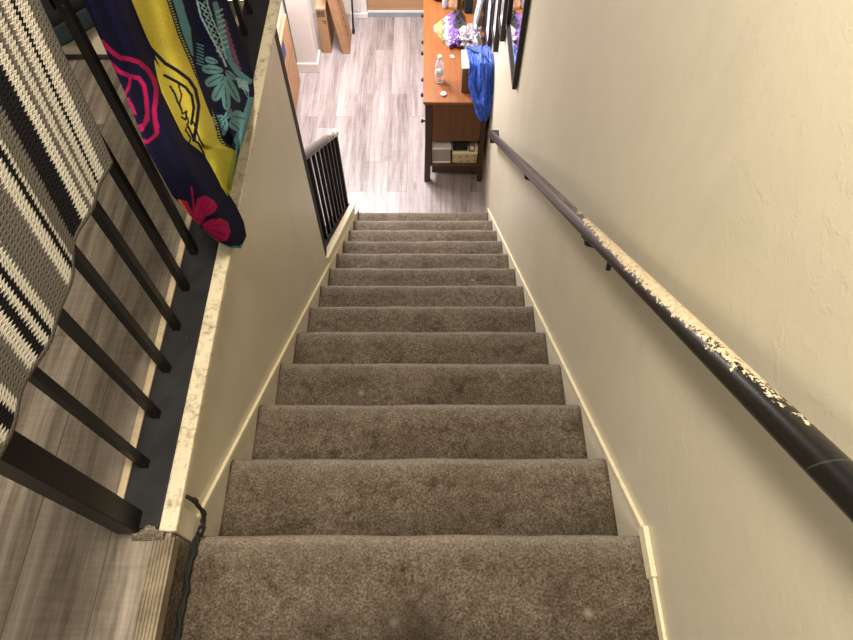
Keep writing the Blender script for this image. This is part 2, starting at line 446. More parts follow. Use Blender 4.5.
# honey-wood door at the far end with white casing and grey sill
dr = struct(link('door_1', B(-.60, .36, 5.985, 6.025, ZF+.060, ZF+2.05), M['door']))
bm = bmesh.new(); box(bm, -.60, .36, 5.965, 6.03, ZF, ZF+.048); link('door_sill', bm, M['grey'], dr)
bm = bmesh.new(); box(bm, -.60, .36, 5.975, 6.03, ZF+.048, ZF+.062); link('door_sweep', bm, M['white'], dr)
bm = bmesh.new(); box(bm, -.765, -.665, 5.955, 6.03, ZF, ZF+2.15); box(bm, -.665, -.605, 5.965, 6.03, ZF, ZF+2.15)
box(bm, -.775, -.60, 5.945, 6.03, ZF, ZF+.05); box(bm, -.745, -.685, 5.948, 6.0, ZF+.07, ZF+2.1); link('door_casing', bm, M['white'], dr, bevel=.004)

# ------------------------------------------------------------------ carpeted staircase
stair = thing('carpeted_staircase', 'straight flight of stairs covered in worn taupe carpet, leading down to the wood floor', 'stairs')
def profile(i):
    """(y, z) outline of the carpet over step i, back of the tread to the foot of its riser"""
    yn, z = Y0 + i*R, -i*H
    yb = (yn - R - .03) if i else -1.5
    pts = []
    n_ = 10 if i else 40
    for k in range(n_): pts.append((yb + (yn-.031-yb)*k/n_, z))
    for k in range(9):
        a = PI/2 - PI*.86*k/8
        pts.append((yn - .030 + .030*math.cos(a), z - .026 + .026*math.sin(a)))
    zb = -(i+1)*H
    for k in range(1, 7): pts.append((yn - .034, z-.048 + (zb - z+.048)*k/6))
    return pts
for i in range(13):
    pr = profile(i); nx = 64; xa = XL+.0028
    bm = bmesh.new(); V = []
    for a in range(nx+1):
        row = []
        for (y, z) in pr:
            x = xa + (xr(y)-.0028-xa)*a/nx
            q = Vector((x*5, y*7 + i*3.1, z*7)); d = noise.noise(q)*.004 + noise.noise(q*5)*.0014
            e = noise.noise(Vector((x*6, i*5.3, 0)))*.003
            row.append(bm.verts.new((x, y + e + d*.4, z + d)))
        V.append(row)
    for a in range(nx):
        for b in range(len(pr)-1): bm.faces.new((V[a][b], V[a+1][b], V[a+1][b+1], V[a][b+1]))
    # sides and back close the block
    for row in (V[0], V[-1]):
        bl = bm.verts.new((row[-1].co.x, pr[0][0], pr[-1][1])); bm.faces.new(row + [bl])
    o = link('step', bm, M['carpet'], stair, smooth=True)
bm = bmesh.new()
box(bm, XL+.003, XL+.0085, -1.4, .284, .0, ZU-.028)
link('side_riser', bm, M['carpet'], stair, bevel=.002)
bm = bmesh.new()
gridded_plane(bm, lambda u, v: (XL-.075 + .068*u, .268+.035*v, ZU+.012+.010*math.sin(u*9)*math.sin(v*7)+.004*noise.noise(Vector((u*9, v*9, 0))) - .008*(abs(v-.5)*2)**2), 16, 10)
link('carpet_scrap', bm, M['carpet'], stair, smooth=True)
base(stair, (0, 3.2, ZF))

# ------------------------------------------------------------------ black cable on the top step
cable = [(XL+.010, .36, .115), (XL+.018, .362, .112), (XL+.028, .357, .09), (XL+.032, .350, .055), (XL+.031, .337, .02), (XL+.028, .318, .010),
         (XL+.020, .287, .011), (XL+.016, .25, .012), (XL+.015, .20, .010), (XL+.017, .15, .011), (XL+.014, .09, .010), (XL+.015, 0, .010), (XL+.014, -.3, .010)]
def smooth_path(p, n=8):
    p = [Vector(q) for q in p]; out = []
    for i in range(len(p)-1):
        a, b, c, d = p[max(i-1, 0)], p[i], p[i+1], p[min(i+2, len(p)-1)]
        for k in range(n):
            t = k/n
            out.append(.5*((2*b) + (c-a)*t + (2*a-5*b+4*c-d)*t*t + (3*b-a-3*c+d)*t**3))
    out.append(p[-1]); return out
cb = thing('black_cable', 'black cable bundle running along the left edge of the top carpeted step', 'cable')
bm = bmesh.new()
cp = smooth_path(cable)
tube(bm, cp, .0045, 8)
tube(bm, [q + Vector((.005*math.sin(k*.5), .002, .004+.003*math.cos(k*.5))) for k, q in enumerate(cp)][14:], .0036, 8)
link('wire', bm, M['blackm'], cb, smooth=True)
bm = bmesh.new(); tube(bm, [(XL+.0285, .322, .012), (XL+.024, .300, .013)], .0085, 10); link('tie', bm, M['bracket'], cb, smooth=True)
base(cb, (XL+.03, .1, 0))

# ------------------------------------------------------------------ wooden handrail on the right wall
hr = thing('wall_handrail', 'round black-painted handrail with chipped paint on brackets along the right wall', 'handrail')
XH = .430
ra = at(853, 491, x=XH); rb = at(490.5, 133.5, x=XH)
dh = (rb - ra).normalized(); A0 = ra - dh*.55
bm = bmesh.new(); L = (rb - A0).length
tube(bm, [A0 + dh*(L*k/60) for k in range(61)], .0215, 32)
link('rail', bm, M['handrail'], hr, smooth=True, bevel=0)
def rail_at(y): return A0 + dh*((y - A0.y)/dh.y)
bm = bmesh.new(); e = rail_at(rb.y - .03); box(bm, XH-.004, xr(e.y), e.y-.03, e.y+.03, e.z-.055, e.z+.01); link('end_block', bm, M['bracket'], hr, bevel=.004)
for yb in (1.93, 1.055, -.02):
    p = rail_at(yb); bm = bmesh.new()
    u = Vector((0, -dh.z, dh.y))            # away from the rail, upward
    lo = p - u*.022
    tube(bm, smooth_path([lo, lo - u*.014, p - u*.040 + Vector((.012, 0, 0)), p - u*.046 + Vector((.035, 0, 0)), p - u*.046 + Vector((xr(yb)-XH, 0, 0))], 4), .0075, 8)
    q = p - u*.046; tube(bm, [Vector((xr(yb)-.006, q.y, q.z)), Vector((xr(yb), q.y, q.z))], .020, 16)
    box(bm, -.010, .010, -.028, .028, -.004, .0045, Matrix.Translation(lo) @ Matrix.Rotation(math.atan2(dh.z, dh.y), 4, 'X'))
    link('bracket', bm, M['bracket'], hr, smooth=False)
p = rail_at(.87) - Vector((0, -dh.z, dh.y))*.026 + Vector((-.006, 0, 0))
bm = bmesh.new(); tube(bm, [p + Vector((0, 0, .01)), p - Vector((0, -dh.z, dh.y))*.012], .006, 10); link('screw', bm, M['bracket'], hr)
base(hr, (XR, 1.5, rail_at(1.5).z))

# ------------------------------------------------------------------ landing railing on the half wall
XB = -.616
rl = thing('landing_railing', 'black metal railing with square balusters along the raised left landing', 'railing')
ZP = ZU + .012
link('base_plate', B(XL-.108, XL-.020, .290, 2.12, ZU-.003, ZP), M['plate'], rl, bevel=.003)
ZT = 1.06
bm = bmesh.new(); bar(bm, (XB-.006, .304, ZP-.004), (XB-.006, .304, ZT+.02), .047); link('newel_post', bm, M['black'], rl, bevel=.003)
for k in range(15):
    y = .427 + .1150*k
    if y > 2.09: break
    bm = bmesh.new(); bar(bm, (XB, y, ZP-.004), (XB, y, ZT), .0175); link('baluster', bm, M['black'], rl)
link('top_rail', B(XB-.026, XB+.020, .28, 2.12, ZT-.005, ZT+.022), M['black'], rl, bevel=.004)
base(rl, (XB, 1.2, ZU))

# ------------------------------------------------------------------ lower sloped railing on the knee wall
lr = thing('stair_railing', 'short black sloped railing with worn grey top rail at the foot of the stairs', 'railing')
XK = XL-.052
bm = bmesh.new(); prism(bm, [(YA+.015, ka-.014), (YA+.015, ka+.010), (YB, kb+.010), (YB, kb-.014)], 'x', XL-.10, XL-.025)
link('base_plate', bm, M['plate'], lr)
def kz(y): return ka + (kb-ka)*(y-YA)/(YB-YA)
RH = .695
ns = 10
for k in range(ns):
    y = YA + .075 + (YB-.035-YA-.075)*k/(ns-1)
    last = k == ns-1
    bm = bmesh.new(); bar(bm, (XK, y, kz(y)), (XK, y, kz(y)+RH-.01), .034 if last else .020)
    link('end_post' if last else 'baluster', bm, M['black'], lr)
nw = N('worn_grey_rail'); f = nw.noise(30, 7, .75); yy = nw.xyz()[1]
k = nw.math('GREATER_THAN', nw.math('ADD', f, nw.math('MULTIPLY', nw.math('SUBTRACT', yy, 2.75), .35)), .58)
nw.col(nw.mix(k, nw.ramp(f, [(.3, (.06, .052, .048)), (.7, (.14, .122, .112))]), (.78, .72, .66))); nw.set(Roughness=.5); nw.bump(f, .2, .002)
bm = bmesh.new(); d = Vector((0, YB-YA, kb-ka)).normalized()
p = Vector((XK, YA+.015, kz(YA+.015)+RH)); q = Vector((XK, YB-.01, kz(YB-.01)+RH))
tube(bm, [p + (q-p)*k/20 for k in range(21)], .024, 20); link('top_rail', bm, nw.m, lr, smooth=True)
base(lr, (XK, YB, kb))

# ------------------------------------------------------------------ beach towel (print painted on the cloth)
def poly_at(pts, f):
    """position along a contour by the share of its extent"""
    a, b = pts[0][1], pts[-1][1]; t = a + (b-a)*f
    for (x0, y0), (x1, y1) in zip(pts, pts[1:]):
        if t <= y1 or (x1, y1) == pts[-1]:
            k = (t-y0)/(y1-y0) if y1 != y0 else 0
            return x0 + (x1-x0)*k, t
K0 = [(80,-6),(103,45),(126,95),(147,150),(172,195),(188,214),(205,231),(218,242),(229,247.5)]
K1 = [(129,-6),(150,45),(165,78),(190,130),(215,172),(236,205),(244,222),(246.5,236),(241,248.5)]
K1b = [(122,-6),(140,45),(155,78),(180,130),(203,172),(216,188),(226,196)]
K2 = [(170,-6),(183,35),(196,65),(208,95),(219,122),(223,138),(228,145),(236,149),(238,160),(230,196)]
K2b = [(164,-6),(177,35),(190,65),(201,95),(211,118),(218,130),(227,140),(233,146),(235,158),(229,190)]
K3 = [(226,-6),(239,28),(249,62),(256,80),(255,94),(249,122),(239,155),(230,190)]
PINK, NAVY, YEL, INK, TEAL, ORG, MAUVE, PALE = (.30,.008,.068),(.006,.006,.026),(.46,.385,.05),(.010,.008,.020),(.085,.22,.25),(.50,.20,.02),(.16,.06,.12),(.28,.45,.50)
def Z80(l): return [(80+x/4.92, y/4.92) for x, y in l]
def Z150(l): return [(150+x/4.92, y/4.92) for x, y in l]
def Z140(l): return [(140+x/4.57, 120+y/4.57) for x, y in l]
lines = {'n': [], 'y': [], 't': []}; polys = {'n': [], 'y': [], 't': []}
def ln(z, l, w, c): lines[z].append((l, w/2, c))
ln('n', Z80([(110,205),(120,220),(150,250),(200,285),(240,290),(290,305),(335,345),(365,395),(375,440),(372,500),(365,540),(370,600),(378,650)]), 4.6, PINK)
ln('n', Z80([(140,300),(190,350),(245,375),(290,385),(315,420),(325,480),(332,560),(320,605),(300,640)]), 4.2, PINK)
ln('n', Z80([(248,385),(240,430),(215,475)]), 3.0, PINK); ln('n', Z80([(235,485),(255,520),(272,560)]), 2.8, PINK)
ln('n', Z140([(68,-10),(80,30),(72,70),(35,100),(15,95)]), 3.6, PINK); ln('n', Z140([(40,-5),(15,25),(-5,28)]), 3, PINK)
polys['n'] += [(Z140([(243,470),(252,400),(262,358),(300,345),(335,365),(353,392),(345,415),(322,433),(300,440),(275,480)]), PINK),
               (Z140([(285,478),(320,455),(370,450),(402,466),(414,510),(398,550),(360,557),(328,522),(293,503)]), PINK),
               (Z140([(180,362),(214,372),(228,400),(243,430),(232,452),(205,412)]), PINK)]
ln('n', Z140([(235,308),(240,345),(246,400),(244,450)]), 1.5, PINK)
ln('n', Z140([(180,368),(225,440),(280,500),(345,552)]), 2.6, ORG)
for l in ([(300,350),(270,420),(262,470)], [(340,395),(300,425),(275,465)], [(405,480),(350,480),(295,490)], [(400,530),(350,510),(300,498)], [(325,358),(285,425)]):
    ln('n', Z140(l), .9, (.12,.004,.04))
ln('n', [(206,236),(218,243.5),(229,248),(240,248.5),(246,243)], 3.6, TEAL)
ln('y', Z80([(322,190),(345,235),(370,262),(420,312),(480,348),(535,390),(568,440),(585,520),(575,600),(560,690)]), 3.6, INK)
ln('y', Z80([(415,370),(480,405),(520,430),(550,470),(560,530),(548,610)]), 3.0, INK)
ln('y', Z80([(445,425),(468,465),(480,500),(500,540)]), 2.2, INK); ln('y', Z80([(485,420),(500,470),(490,510),(505,560),(525,545),(520,590),(500,575)]), 1.8, INK)
ln('y', Z80([(520,560),(535,600),(520,640),(545,680),(530,720)]), 1.8, INK)
ln('y', Z140([(215,20),(235,60),(245,90),(270,110),(290,150),(298,180)]), 2.2, INK); ln('y', Z140([(245,10),(262,60),(275,95),(292,120)]), 1.8, INK)
def leaf(c, ang, a, b):
    c = (150+c[0]/4.92, c[1]/4.92); a /= 4.92; b /= 4.92; r = math.radians(ang); out = []
    for k in range(16):
        t = 2*PI*k/16; x = math.cos(t)*a; y = math.sin(t)*b*(1-.25*math.cos(t))
        out.append((c[0]+x*math.cos(r)-y*math.sin(r), c[1]+x*math.sin(r)+y*math.cos(r)))
    return out
for c, an, a, b in (((308,342),5,48,19),((318,393),-28,46,21),((340,445),-62,52,21),((374,478),-95,58,18),((404,440),60,66,19),((302,298),18,30,13),((398,372),40,30,12),
                    ((325,590),-25,38,20),((360,628),-70,40,20),((436,578),12,36,28),((385,560),-60,26,12),((420,620),40,34,18),((470,440),70,40,10)):
    polys['t'].append((leaf(c, an, a*1.12, b*1.18), (.10,.22,.235)))
    lines['t'].append(([leaf(c, an, a*.8, b)[0], leaf(c, an, a*.8, b)[8]], .45, NAVY))
for k in range(9):
    y = 10 + k*30; x = 238 + y*.36
    ln('t', Z150([(x, y), (x+28+6*(k % 2), y+24)]), 1.1, PALE); ln('t', Z150([(x+30, y-4), (x+14, y+26)]), 1.0, PALE)
ln('t', Z150([(232,5),(250,80),(300,180),(350,270),(375,325)]), 1.8, PALE); ln('t', Z150([(278,0),(305,90),(345,180),(375,290)]), 1.4, PALE)
for k in range(7):
    y = 215+k*16; ln('t', Z150([(232, y), (262, y+12)]), 1.3, TEAL)
for k in range(9):
    y = 90 + k*28; x = 352 + (y-90)*.31; ln('t', Z150([(x, y), (x+20, y+24)]), 3.2, MAUVE)
ln('t', Z150([(322,20),(345,120),(372,210),(395,300),(430,355),(490,400)]), 5.5, TEAL)
for k in range(8):
    y = 60+k*26; x = 315+y*.17; ln('t', Z150([(x, y), (x+30, y-14)]), 1.4, PALE)
for k in range(6): ln('t', Z150([(425+k*10, 380+k*4), (440+k*9, 430+k*4)]), 1.2, PALE)
def segd(p, l):
    b = 1e9
    for (x0, y0), (x1, y1) in zip(l, l[1:]):
        dx, dy = x1-x0, y1-y0; q = dx*dx+dy*dy
        t = 0 if q == 0 else max(0, min(1, ((p[0]-x0)*dx+(p[1]-y0)*dy)/q))
        e = (p[0]-x0-dx*t)**2+(p[1]-y0-dy*t)**2
        if e < b: b = e
    return math.sqrt(b)
def inside(p, l):
    r = False; j = len(l)-1
    for i in range(len(l)):
        if (l[i][1] > p[1]) != (l[j][1] > p[1]) and p[0] < (l[j][0]-l[i][0])*(p[1]-l[i][1])/(l[j][1]-l[i][1])+l[i][0]: r = not r
        j = i
    return r
def bbox(l, g): xs = [q[0] for q in l]; ys = [q[1] for q in l]; return min(xs)-g, max(xs)+g, min(ys)-g, max(ys)+g
for z in lines:
    lines[z] = [(l, w, c, bbox(l, w+1)) for l, w, c in lines[z]]; polys[z] = [(l, c, bbox(l, 0)) for l, c in polys[z]]
def paint(z, p, d2):
    """colour of the printed cloth; d2 = distance to the strip's right border"""
    if z == 'n': c = NAVY
    elif z == 'y':
        c = YEL if p[1] < 138 else (.44, .40, .05)
        if p[1] < 150 and d2 < 5.2:
            c = INK
            if 1.6 < d2 < 4.4 and (p[1]*.9 + p[0]*.2) % 2.6 < 1.1: c = (.36, .34, .14)
    else:
        c = NAVY
        if d2 < 0: c = TEAL
    for l, k, bb in polys[z]:
        if bb[0] < p[0] < bb[1] and bb[2] < p[1] < bb[3] and inside(p, l): c = k
    for l, w, k, bb in lines[z]:
        if bb[0] < p[0] < bb[1] and bb[2] < p[1] < bb[3] and segd(p, l) < w: c = k
    return c
NV = 330
cols_def = []   # (left contour, right contour, count, zone, xa, xb, bulge)
strips = [(K0, K1, 78, 'n', -.590, -.578, .020), (K1, K1b, 10, 'b', -.578, -.592, 0), (K1b, K2, 84, 'y', -.592, -.578, .006), (K2, K2b, 8, 'b', -.578, -.590, 0), (K2b, K3, 88, 't', -.590, -.584, .010)]
Prow, Crow = [], []
def smooth01(t): t = max(0, min(1, t)); return t*t*(3-2*t)
for j in range(NV+1):
    v = j/NV; row, crow = [], []
    for (L0, L1, cnt, z, xa, xb, bul) in strips:
        for i in range(cnt):
            u = i/cnt
            a, b = poly_at(L0, v), poly_at(L1, v)
            px, py = a[0]+(b[0]-a[0])*u, a[1]+(b[1]-a[1])*u
            x = xa+(xb-xa)*u + bul*math.sin(PI*u)
            x += .070*smooth01((v-.25)/.5) * (1 if z != 'b' else .95)
            if z == 'n': x += .006*math.sin(u*11+v*2)*(1-v*.5)
            if z == 'y': x += .005*math.sin(u*9+v*4)
            if z == 't': x += .006*math.sin(u*13+v*3)
            row.append(at(px, py, x=x))
            if z == 'b': c = NAVY if L0 is K1 else INK
            else:
                d2 = b[0]-px
                if z == 't':
                    tl = (px - a[0])
                    d2 = 1
                    if py < 56 and 3 < px-(164+ (py+6)*.30)-4 < 12 - max(0, py-30)*.2: d2 = -1
                    if py > 97 and (b[0]-px) < 6 + (py-97)*.09: d2 = -1
                c = paint(z, (px, py), d2)
            crow.append(c)
    Prow.append(row); Crow.append(crow)
# the cloth runs on upward, over the top rail and a little down behind it
top = Prow[0]; m_ = len(top); ext, extc = [], []
yc0 = [1.02 + .55*i/m_ for i in range(m_)]
for k in range(1, 25):
    t = k/24; row = []
    for i in range(m_):
        p = top[i]; z = p.z + (1.05 - p.z)*t; yy_ = p.y + (yc0[i]-p.y)*t
        row.append(Vector((p.x + (-.582-p.x)*t, yy_, z)))
    ext.append(row); extc.append(Crow[0])
for k in range(1, 22):
    row = []
    for i in range(m_):
        if k <= 9:
            a = PI*k/9; x = -.615 + .033*math.cos(a); z = 1.05 + .040*math.sin(a)
        else: x = -.648; z = 1.05 - .02*(k-9)
        row.append(Vector((x, yc0[i], z)))
    ext.append(row); extc.append(Crow[0])
Prow = ext[::-1] + Prow; Crow = extc[::-1] + Crow
tw = grid_mesh('beach_towel', Prow, m_cloth_col('beach_towel_print'), cols=Crow)
tag(tw, 'navy, yellow and teal beach towel with pink hibiscus hanging over the landing railing', 'towel')

# ------------------------------------------------------------------ striped woven throw
G, W, K = (.135, .124, .110), (.60, .575, .505), (.010, .010, .012)
seq = [(G, 18), (W, 13), (K, 5), (W, 12), (G, 7), (W, 9), (G, 6), (W, 12), (K, 21), (G, 18), (W, 5), (K, 8), (W, 15), (G, 34), (W, 12), (K, 7), (W, 8), (K, 10), (W, 11), (G, 26), (W, 12), (K, 15), (W, 10), (G, 20), (K, 10), (W, 12), (K, 6), (W, 14), (G, 40), (W, 20)]
tot = sum(w for _, w in seq)/1000
n = N('woven_stripes')
uv = n.new('ShaderNodeUVMap'); ux, uy, _z = n.xyz(uv.outputs[0])
tri = n.math('PINGPONG', uy, .0040)
tri2 = n.math('PINGPONG', n.math('ADD', uy, .002), .0034)
u2 = n.math('ADD', ux, n.math('MULTIPLY', n.math('SUBTRACT', tri, .0020), 1.05))
u2 = n.math('ADD', u2, n.math('MULTIPLY', n.math('SUBTRACT', n.noise(90, 2), .5), .0045))
stops = []; acc = 0
for c, w in seq: stops.append((acc/tot, c)); acc += w/1000
col = n.ramp(n.math('DIVIDE', u2, tot), stops, 'CONSTANT')
# chunky stitches
rowc = n.math('PINGPONG', uy, .0040); colc = n.math('PINGPONG', n.math('ADD', ux, n.math('MULTIPLY', tri, 1.2)), .0030)
st = n.math('ADD', n.math('MULTIPLY', rowc, 160), n.math('MULTIPLY', colc, 170))
col = n.mix(1.0, col, n.ramp(st, [(.1, (.55,)*3), (.6, (1.08,)*3)]), 'MULTIPLY')
hem = n.math('GREATER_THAN', uy, .520)
n.col(n.mix(hem, col, (.13, .118, .10))); n.set(Roughness=.95, Specular_IOR_Level=.1)
n.bump(n.math('ADD', st, n.math('MULTIPLY', n.noise(300, 2), .3)), .8, .004)
E_bot = [(114,162),(95,215),(75,270),(54,318),(33,352),(26,386),(10,428),(-2,447),(-40,505)]
nu, nv = 200, 150
P, UV = [], []
YR, YLft = .925, .12
for i in range(nu+1):
    s_ = i/nu; Yt = YR - (YR-YLft)*s_
    row, ur = [], []
    # the point of the bottom hem of this column
    for j in range(nv+1):
        v = j/nv
        Yb = .845 - (.845-.06)*s_
        zb = .622 + .006*math.sin(s_*9.5+.4) - .004*math.sin(s_*21) + (.022*s_)
        if v < .16:                      # behind and over the rail
            a = v/.16
            if a < .4: x, z = -.652, .78 + (1.06-.78)*a/.4
            else:
                b = PI*(1-(a-.4)/.6); x, z = -.617 + .036*math.cos(b), 1.06 + .042*math.sin(b)
            y = Yt
        else:
            t = (v-.16)/.84
            z = 1.06 + (zb-1.06)*t; y = Yt + (Yb-Yt)*t
            fold = .5+.5*math.sin(s_*16 + .9*t); x = -.582 - .006*t + .012*t*fold*(.3+s_) + .004*t*math.sin(s_*37+t*2)
        row.append((x, y, z)); ur.append((s_*tot, v))
    P.append(row); UV.append(ur)
# v in metres of cloth, ending at .99 on the hem
for r_ in UV:
    for j in range(len(r_)): r_[j] = (r_[j][0], .30 + .70*r_[j][1] if r_[j][1] < 1 else 1.0)
for r_ in UV:
    for j in range(len(r_)): r_[j] = (r_[j][0], .53*(j/nv))
rug = grid_mesh('striped_throw', P, n.m, uvs=UV)
sm = rug.modifiers.new('thick', 'SOLIDIFY'); sm.thickness = .006; sm.offset = 1
tag(rug, 'chunky grey, white and black striped woven throw draped over the railing', 'throw')

# ------------------------------------------------------------------ black coat hanging at the landing's end wall
ct = thing('hanging_coat', 'black cloth with dark teal hem hanging at the end wall of the left landing', 'coat')
P = []
for i in range(41):
    s_ = i/40; row = []
    for j in range(31):
        t = j/30; x = -1.50 + .56*s_ + (.5-s_)*.25*(1-t)
        zb = .10 + .19*s_
        row.append((x, 1.765 + .018*math.sin(s_*17)*(.3+t), 1.35 + (zb+.06-1.35)*t))
    P.append(row)
grid_mesh('cloth', P, M['blackm'], ct, thick=.01)
P2 = [[(p[30][0], p[30][1]-.002, p[30][2]+.002-.062*k/6) for k in range(7)] for p in P]
grid_mesh('hem', P2, M['teal'], ct, thick=.012)
bm = bmesh.new(); tube(bm, [(-1.22, 1.815, 1.37), (-1.22, 1.755, 1.37), (-1.22, 1.74, 1.40)], .008, 8); link('hook', bm, M['bracket'], ct)
base(ct, (-1.22, 1.84, 1.35))

# ------------------------------------------------------------------ desk
DX0, DX1, DY0, DY1, ZD = -.012, .460, 3.715, 5.35, -1.665
dk = thing('wooden_desk', 'orange-brown varnished wooden desk standing against the right wall below the stairs', 'desk')
link('desk_top', B(DX0-.012, DX1+.012, DY0-.02, DY1+.02, ZD-.024, ZD), M['desk_top'], dk, bevel=.006)
link('edge_band', B(DX0-.012, DX0+.05, DY0-.018, DY1+.02, ZD-.001, ZD+.0012), M['desk_top'], dk)
for x in (DX0+.02, DX1-.045):
    for y in (DY0+.005, DY1-.05):
        bm = bmesh.new(); out = -.016 if x < .2 else .010
        v = box(bm, x-.012 if x < .2 else x, x+.038, y, y+.045, ZF, ZD-.024)
        for q in v:
            if q.co.z < ZF+.01:
                q.co.x += out; q.co.y += (-.012 if y < 4 else .012)
        link('leg', bm, M['desk_dark'], dk, bevel=.004)
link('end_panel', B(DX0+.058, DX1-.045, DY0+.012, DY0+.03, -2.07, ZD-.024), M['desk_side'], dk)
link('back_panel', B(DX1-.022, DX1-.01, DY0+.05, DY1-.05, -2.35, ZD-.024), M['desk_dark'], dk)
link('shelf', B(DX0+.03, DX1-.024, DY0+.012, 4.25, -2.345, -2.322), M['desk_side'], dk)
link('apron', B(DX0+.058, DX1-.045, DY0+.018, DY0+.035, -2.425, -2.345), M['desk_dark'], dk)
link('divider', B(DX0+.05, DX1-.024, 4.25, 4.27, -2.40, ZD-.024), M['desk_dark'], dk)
for k in range(3):
    for r_, (z0, z1) in enumerate(((-1.99, -1.75), (-2.25, -2.01))):
        y0 = DY0+.06+k*.505; y1 = y0+.49
        dw = link('drawer', B(DX0, DX0+.02, y0, y1, z0, z1), M['desk_top'], dk, bevel=.003)
        bm = bmesh.new(); lathe(bm, [(.008, 0), (.008, .012), (.016, .018), (.017, .028), (.008, .034)], 0, 0, 0, 14)
        bmesh.ops.transform(bm, matrix=Matrix.Translation((DX0, (y0+y1)/2, (z0+z1)/2)) @ Matrix.Rotation(-PI/2, 4, 'Y'), verts=bm.verts)
        link('knob', bm, M['bracket'], dw, smooth=True)
base(dk, (.24, 4.5, ZF))

# on the shelf in the end of the desk
n = N('white_wicker'); w = n.new('ShaderNodeTexBrick'); n.l(n.map(scale=(22, 22, 22), rot=(PI/2, 0, 0)), w.inputs[0]); w.inputs['Scale'].default_value = 2
w.inputs['Color1'].default_value = (.40,.38,.37,1); w.inputs['Color2'].default_value = (.30,.28,.28,1); w.inputs['Mortar'].default_value = (.20,.18,.18,1); n.col(w.outputs[0]); n.set(Roughness=.7); n.bump(w.outputs[1], .4, .003)
wb = thing('white_basket', 'small whitish lidded basket on the left of the desk shelf', 'basket')
zs = -2.322
link('body', B(.052, .195, 3.735, 3.95, zs, zs+.155), n.m, wb, bevel=.006)
link('rim', B(.047, .200, 3.730, 3.955, zs+.155, zs+.175), M['white'], wb, bevel=.004)
link('foot_band', B(.049, .198, 3.732, 3.952, zs+.008, zs+.026), M['white'], wb, bevel=.002)
base(wb, (.12, 3.85, zs))
n = N('dashed_cream'); a_, b_, c_ = n.xyz()
dsh = n.math('MULTIPLY', n.math('LESS_THAN', n.math('PINGPONG', n.math('ADD', a_, n.math('MULTIPLY', c_, .2)), .030), .011), n.math('LESS_THAN', n.math('PINGPONG', n.math('ADD', c_, n.math('MULTIPLY', a_, -.12)), .026), .0045))
n.col(n.mix(dsh, (.50, .42, .24), (.12, .08, .05))); n.set(Roughness=.7)
pb = thing('patterned_box', 'cream box with dark dashes on the right of the desk shelf', 'box')
link('body', B(.212, .412, 3.74, 3.94, zs, zs+.100), n.m, pb, bevel=.003)
link('lid', B(.209, .415, 3.737, 3.943, zs+.100, zs+.116), M['cream'], pb, bevel=.003)
base(pb, (.31, 3.84, zs))
zt = zs+.116
bm = bmesh.new()
for k in range(3): box(bm, .215+.01*k, .330, 3.76+.005*k, 3.92, zt+.015*k, zt+.015*(k+1)-.001)
prism(bm, [(.215, zt+.045), (.26, zt+.052), (.30, zt+.075), (.335, zt+.08), (.335, zt+.045)], 'y', 3.77, 3.90)
tag(link('folded_cloth', bm, M['blackm'], bevel=.004), 'black folded cloth bundle on top of the cream dashed box', 'cloth')
cp_ = thing('cardboard_packet', 'small brown packet with a white label on top of the cream dashed box', 'packet')
link('carton', B(.345, .385, 3.75, 3.88, zt, zt+.085), M['card_dark'], cp_, bevel=.003)
link('packet_label', B(.350, .380, 3.7485, 3.750, zt+.02, zt+.06), M['white'], cp_)
base(cp_, (.36, 3.8, zt))
tag(link('white_packet', B(.389, .414, 3.755, 3.86, zt, zt+.045), M['cream'], bevel=.003), 'tiny pale packet beside the brown one at the right end of the desk shelf', 'packet')

# on the desk
Z = ZD + .0013
def clear(name, c, rough, tr, alpha=1):
    n = N(name); f = n.noise(40, 4); n.col(n.ramp(f, [(.3, tuple(x*.85 for x in c)), (.7, c)])); n.set(Roughness=rough, Transmission_Weight=tr, IOR=1.3); n.bump(f, .3, .004); return n.m
bt = thing('water_bottle', 'small clear plastic water bottle with white cap standing on the desk', 'bottle')
bx, by = .095, 3.93
bm = bmesh.new(); lathe(bm, [(.026, 0), (.032, .004), (.032, .05), (.030, .055), (.032, .06), (.032, .085), (.0305, .09), (.032, .095), (.032, .135), (.029, .155), (.018, .178), (.0125, .186), (.0125, .196)], bx, by, Z, 24)
link('body', bm, clear('clear_plastic', (.90, .92, .94), .12, .75), bt, smooth=True)
bm = bmesh.new(); lathe(bm, [(.0145, 0), (.0155, .003), (.0155, .017), (.014, .020)], bx, by, Z+.194, 20); link('cap', bm, M['white'], bt, smooth=True)
bm = bmesh.new(); lathe(bm, [(.0325, .062), (.0328, .064), (.0328, .098), (.0325, .10)], bx, by, Z, 24); link('wrapper', bm, plain('bottle_wrap', (.55, .58, .66), .4, .4, 60), bt, smooth=True)
base(bt, (bx, by, Z))
bm = bmesh.new(); lathe(bm, [(.016, 0), (.021, .002), (.022, .012), (.018, .016), (.010, .017)], .125, 3.775, Z, 20)
tag(link('white_disc', bm, M['white'], smooth=True), 'small white round plastic disc lying on the desk edge in front of the bottle', 'disc')
bm = bmesh.new(); box(bm, .19, .215, 4.19, 4.225, Z, Z+.004, Matrix.Translation((.2, 4.2, 0)) @ Matrix.Rotation(.5, 4, 'Z') @ Matrix.Translation((-.2, -4.2, 0)))
tag(link('paper_scrap', bm, M['white'], bevel=.001), 'white paper scrap lying on the desk between the bottle and the plastic bag', 'scrap')
# carton under the jacket
bx_ = thing('open_carton', 'brown carton with cream top on the desk, half under the blue jacket', 'box')
link('carton', B(.255, .445, 3.80, 3.995, Z, Z+.205), M['card_dark'], bx_, bevel=.003)
link('carton_top', B(.252, .448, 3.797, 3.998, Z+.205, Z+.214), M['cream'], bx_, bevel=.002)
base(bx_, (.36, 3.9, Z))
